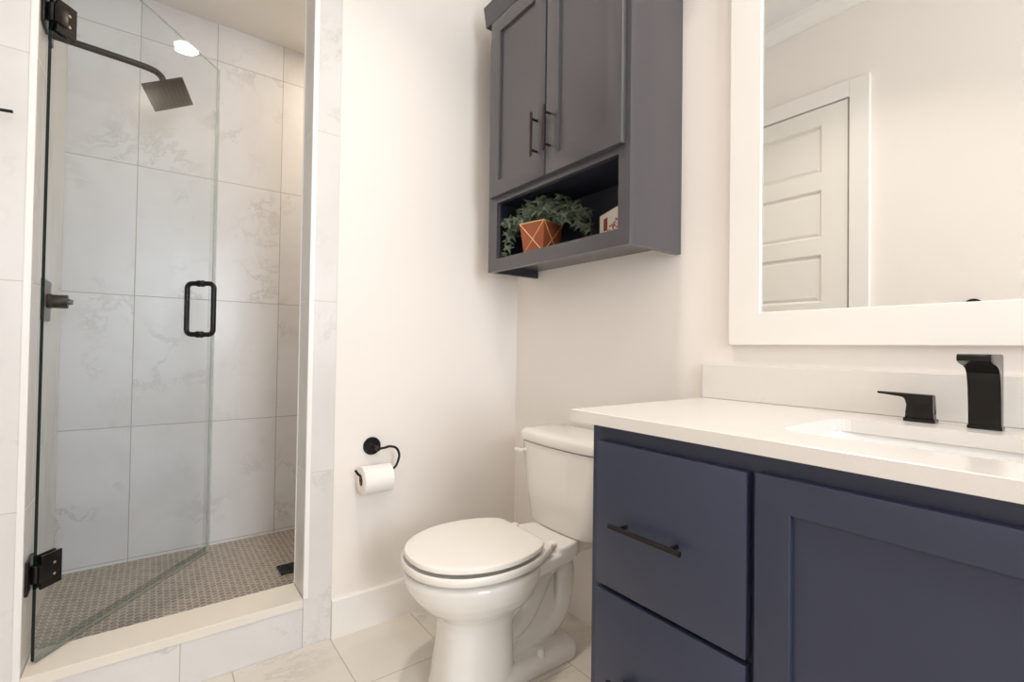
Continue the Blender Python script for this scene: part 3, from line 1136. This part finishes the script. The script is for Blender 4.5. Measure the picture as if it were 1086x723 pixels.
hd = obj('pull_handle', (lambda b_: (tube(b_, loop(1), .0098, 16), tube(b_, loop(-1), .0098, 16), b_)[2])(B()), BLACK, sd, 60)
for z in (zt_, zb_):
    bm = B()
    for sgn in (-1, 1):
        lathe(bm, dpt(.63, sgn * .0055, z), DN * sgn, [(0, .0135), (.0045, .0135), (.006, .012), (.0085, .0125), (.011, .0105)], 24)
    obj('collar', bm, BLACK, hd, 40)
for zc in (1.947, .410):
    bm = B()
    for s_ in (-1, 1):
        t0, t1 = (.0055, .0125) if s_ > 0 else (-.0125, -.0055)
        dbox(bm, .006, .064, t0, t1, zc - .045, zc + .045, bev=.001)
    hg = obj('hinge', bm, BLACK, sd, label='square black door hinge')
    bm = B()
    box(bm, -1.5975, -1.5915, .020, .100, zc - .045, zc + .045, .001)
    obj('wall_plate', bm, BLACK, hg)
    bm = B()
    tube(bm, [HP + Vector((.002, .001, zc - .024)), HP + Vector((.002, .001, zc + .024))], .0105, 16)
    dbox(bm, -.004, .034, .0125, .0165, zc - .024, zc + .024, bev=.001)
    obj('knuckle', bm, BLACK, hg, 40)
    for dz in (-.0155, .0155):
        bm = B(); disc(bm, dpt(.041, .0126, zc + dz), DN, .0040, .0015, 14)
        obj('screw', bm, STEEL, hg, 40)

# ------------------------------------------------------------------ shower head, valve, drain, lamps
sh = thing('rain_shower', 'square black rain shower head on a long wall arm', 'shower head', (-1.655, .60, 2.13))
SHC = Vector((-1.3095, .615, 2.037))
SHN = Vector((.3366, -.3618, -.8694)).normalized()


def rot3(a, b, c):
    return Matrix.Rotation(c, 3, 'Z') @ Matrix.Rotation(b, 3, 'Y') @ Matrix.Rotation(a, 3, 'X')


SR = rot3(2.844, -.429, -.185)
bm = B()
h = .072
box(bm, -h, h, -h, h, -.010, 0, .0015)
for v in bm.verts:
    v.co = SHC + SR @ v.co
hdp = obj('head_plate', bm, BRONZE, sh)
bm = B()
for i in range(8):
    c = (i - 3.5) * .0155
    box(bm, c - .0032, c + .0032, -.058, .058, 0.0001, .0012)
    for j in range(8):
        box(bm, c - .0015, c + .0015, (j - 3.5) * .0145 - .0015, (j - 3.5) * .0145 + .0015, .0012, .0028)
for v in bm.verts:
    v.co = SHC + SR @ v.co
obj('nozzles', bm, NOZZ, hdp)
bm = B()
back = SHC - SHN * .010
p_end = back - SHN * .014
up_ = SHC + Vector((-.028, .006, .080))
arm = spline([(-1.6555, .605, 2.139), (-1.56, .606, 2.134), (-1.44, .608, 2.128), (-1.372, .610, 2.122), (-1.343, .6115, 2.111), (-1.329, .613, 2.092), tuple(back - SHN * .035), tuple(back + SHN * .001)], 8)
tube(bm, arm, .0120, 16)
obj('arm', bm, BRONZE, sh, 60)
bm = B(); disc(bm, back - SHN * .016, SHN, .016, .0155, 24, .02)
obj('swivel_joint', bm, BRONZE, sh, 40)
bm = B(); box(bm, -1.6595, -1.652, .575, .635, 2.105, 2.165, .002)
obj('flange', bm, BRONZE, sh)

vv = thing('shower_valve', 'dark shower valve with square plate and round knob behind the glass door', 'shower valve', (-1.655, .64, 1.185))
bm = B(); box(bm, -1.6595, -1.650, .567, .713, 1.115, 1.262, .002)
obj('plate', bm, GREYM, vv)
bm = B(); lathe(bm, (-1.650, .64, 1.187), (1, 0, 0), [(0, .027), (.012, .027), (.013, .025), (.054, .025), (.0555, .024), (.0555, .001)], 32)
obj('knob', bm, BRONZE, vv, 35)
bm = B(); lathe(bm, (-1.5943, .64, 1.187), (1, 0, 0), [(0, .0105), (.004, .0105), (.013, .0085), (.014, .001)], 16)
obj('knob_tip', bm, GREYM, vv, 40)

dr = thing('shower_drain', 'square black slotted drain in the mosaic shower floor', 'drain', (-.828, .548, SFZ))
bm = B()
for a in ((-.878, -.778, .498, .506), (-.878, -.778, .590, .598), (-.878, -.870, .506, .590), (-.786, -.778, .506, .590)):
    box(bm, a[0], a[1], a[2], a[3], SFZ + .0005, SFZ + .004)
box(bm, -.871, -.785, .505, .591, SFZ + .0003, SFZ + .001)
for k in range(7):
    x = -.862 + k * .0115
    box(bm, x - .0035, x + .0035, .506, .590, SFZ + .001, SFZ + .0036)
obj('grate', bm, BLACK, dr)

for nm, lb, x, y, z in (('ceiling_light', 'round white light in the shower ceiling, mirrored in the glass door', -.40, .69, ZS),
                        ('ceiling_light', 'round white light in the ceiling near the door', -.95, -.85, ZC),
                        ('ceiling_light', 'round white light in the ceiling near the window', -.95, -2.1, ZC)):
    cl = thing(nm, lb, 'light', (x, y, z), 'round ceiling lights')
    bm = B()
    lathe(bm, (x, y, z - .0005), (0, 0, -1), [(0, .085), (.004, .085), (.007, .078), (.004, .068), (.002, .066)], 40)
    obj('ring', bm, TRIMP, cl, 40)
    bm = B(); lathe(bm, (x, y, z - .003), (0, 0, -1), [(0, .050), (.002, .050)], 40)
    obj('diffuser', bm, LAMP, cl)

# towel ring on the left wall (its rosette shows in the mirror) and a hook beside the door
tr_ = thing('towel_ring', 'black towel ring on the left wall, its round top seen in the mirror', 'towel ring', (XL + .03, -1.245, 1.26))
TY, TZ = -1.245, 1.266
bm = B(); lathe(bm, (XL + .0005, TY, TZ), (1, 0, 0), [(0, .036), (.006, .036), (.010, .034), (.011, .020), (.024, .013), (.05, .011), (.056, .007)], 32)
obj('rosette', bm, BLACK, tr_, 35)
bm = B()
ringp = [Vector((XL + .046, TY + .078 * math.sin(2 * PI * k / 48), TZ - .078 + .078 * math.cos(2 * PI * k / 48))) for k in range(49)]
tube(bm, ringp, .0045, 10)
obj('ring', bm, BLACK, tr_, 60)
rh = thing('robe_hook', 'thin black peg at the left edge beside the shower tile', 'hook', (XL + .08, -.05, 1.61))
bm = B(); tube(bm, [(XL + .0335, -.05, 1.6075), (-1.632, -.05, 1.6145)], .0040, 12)
obj('peg', bm, BLACK, rh, 40)
bm = B(); box(bm, XL + .0305, XL + .0365, -.068, -.032, 1.59, 1.626, .001)
obj('plate', bm, BLACK, rh)
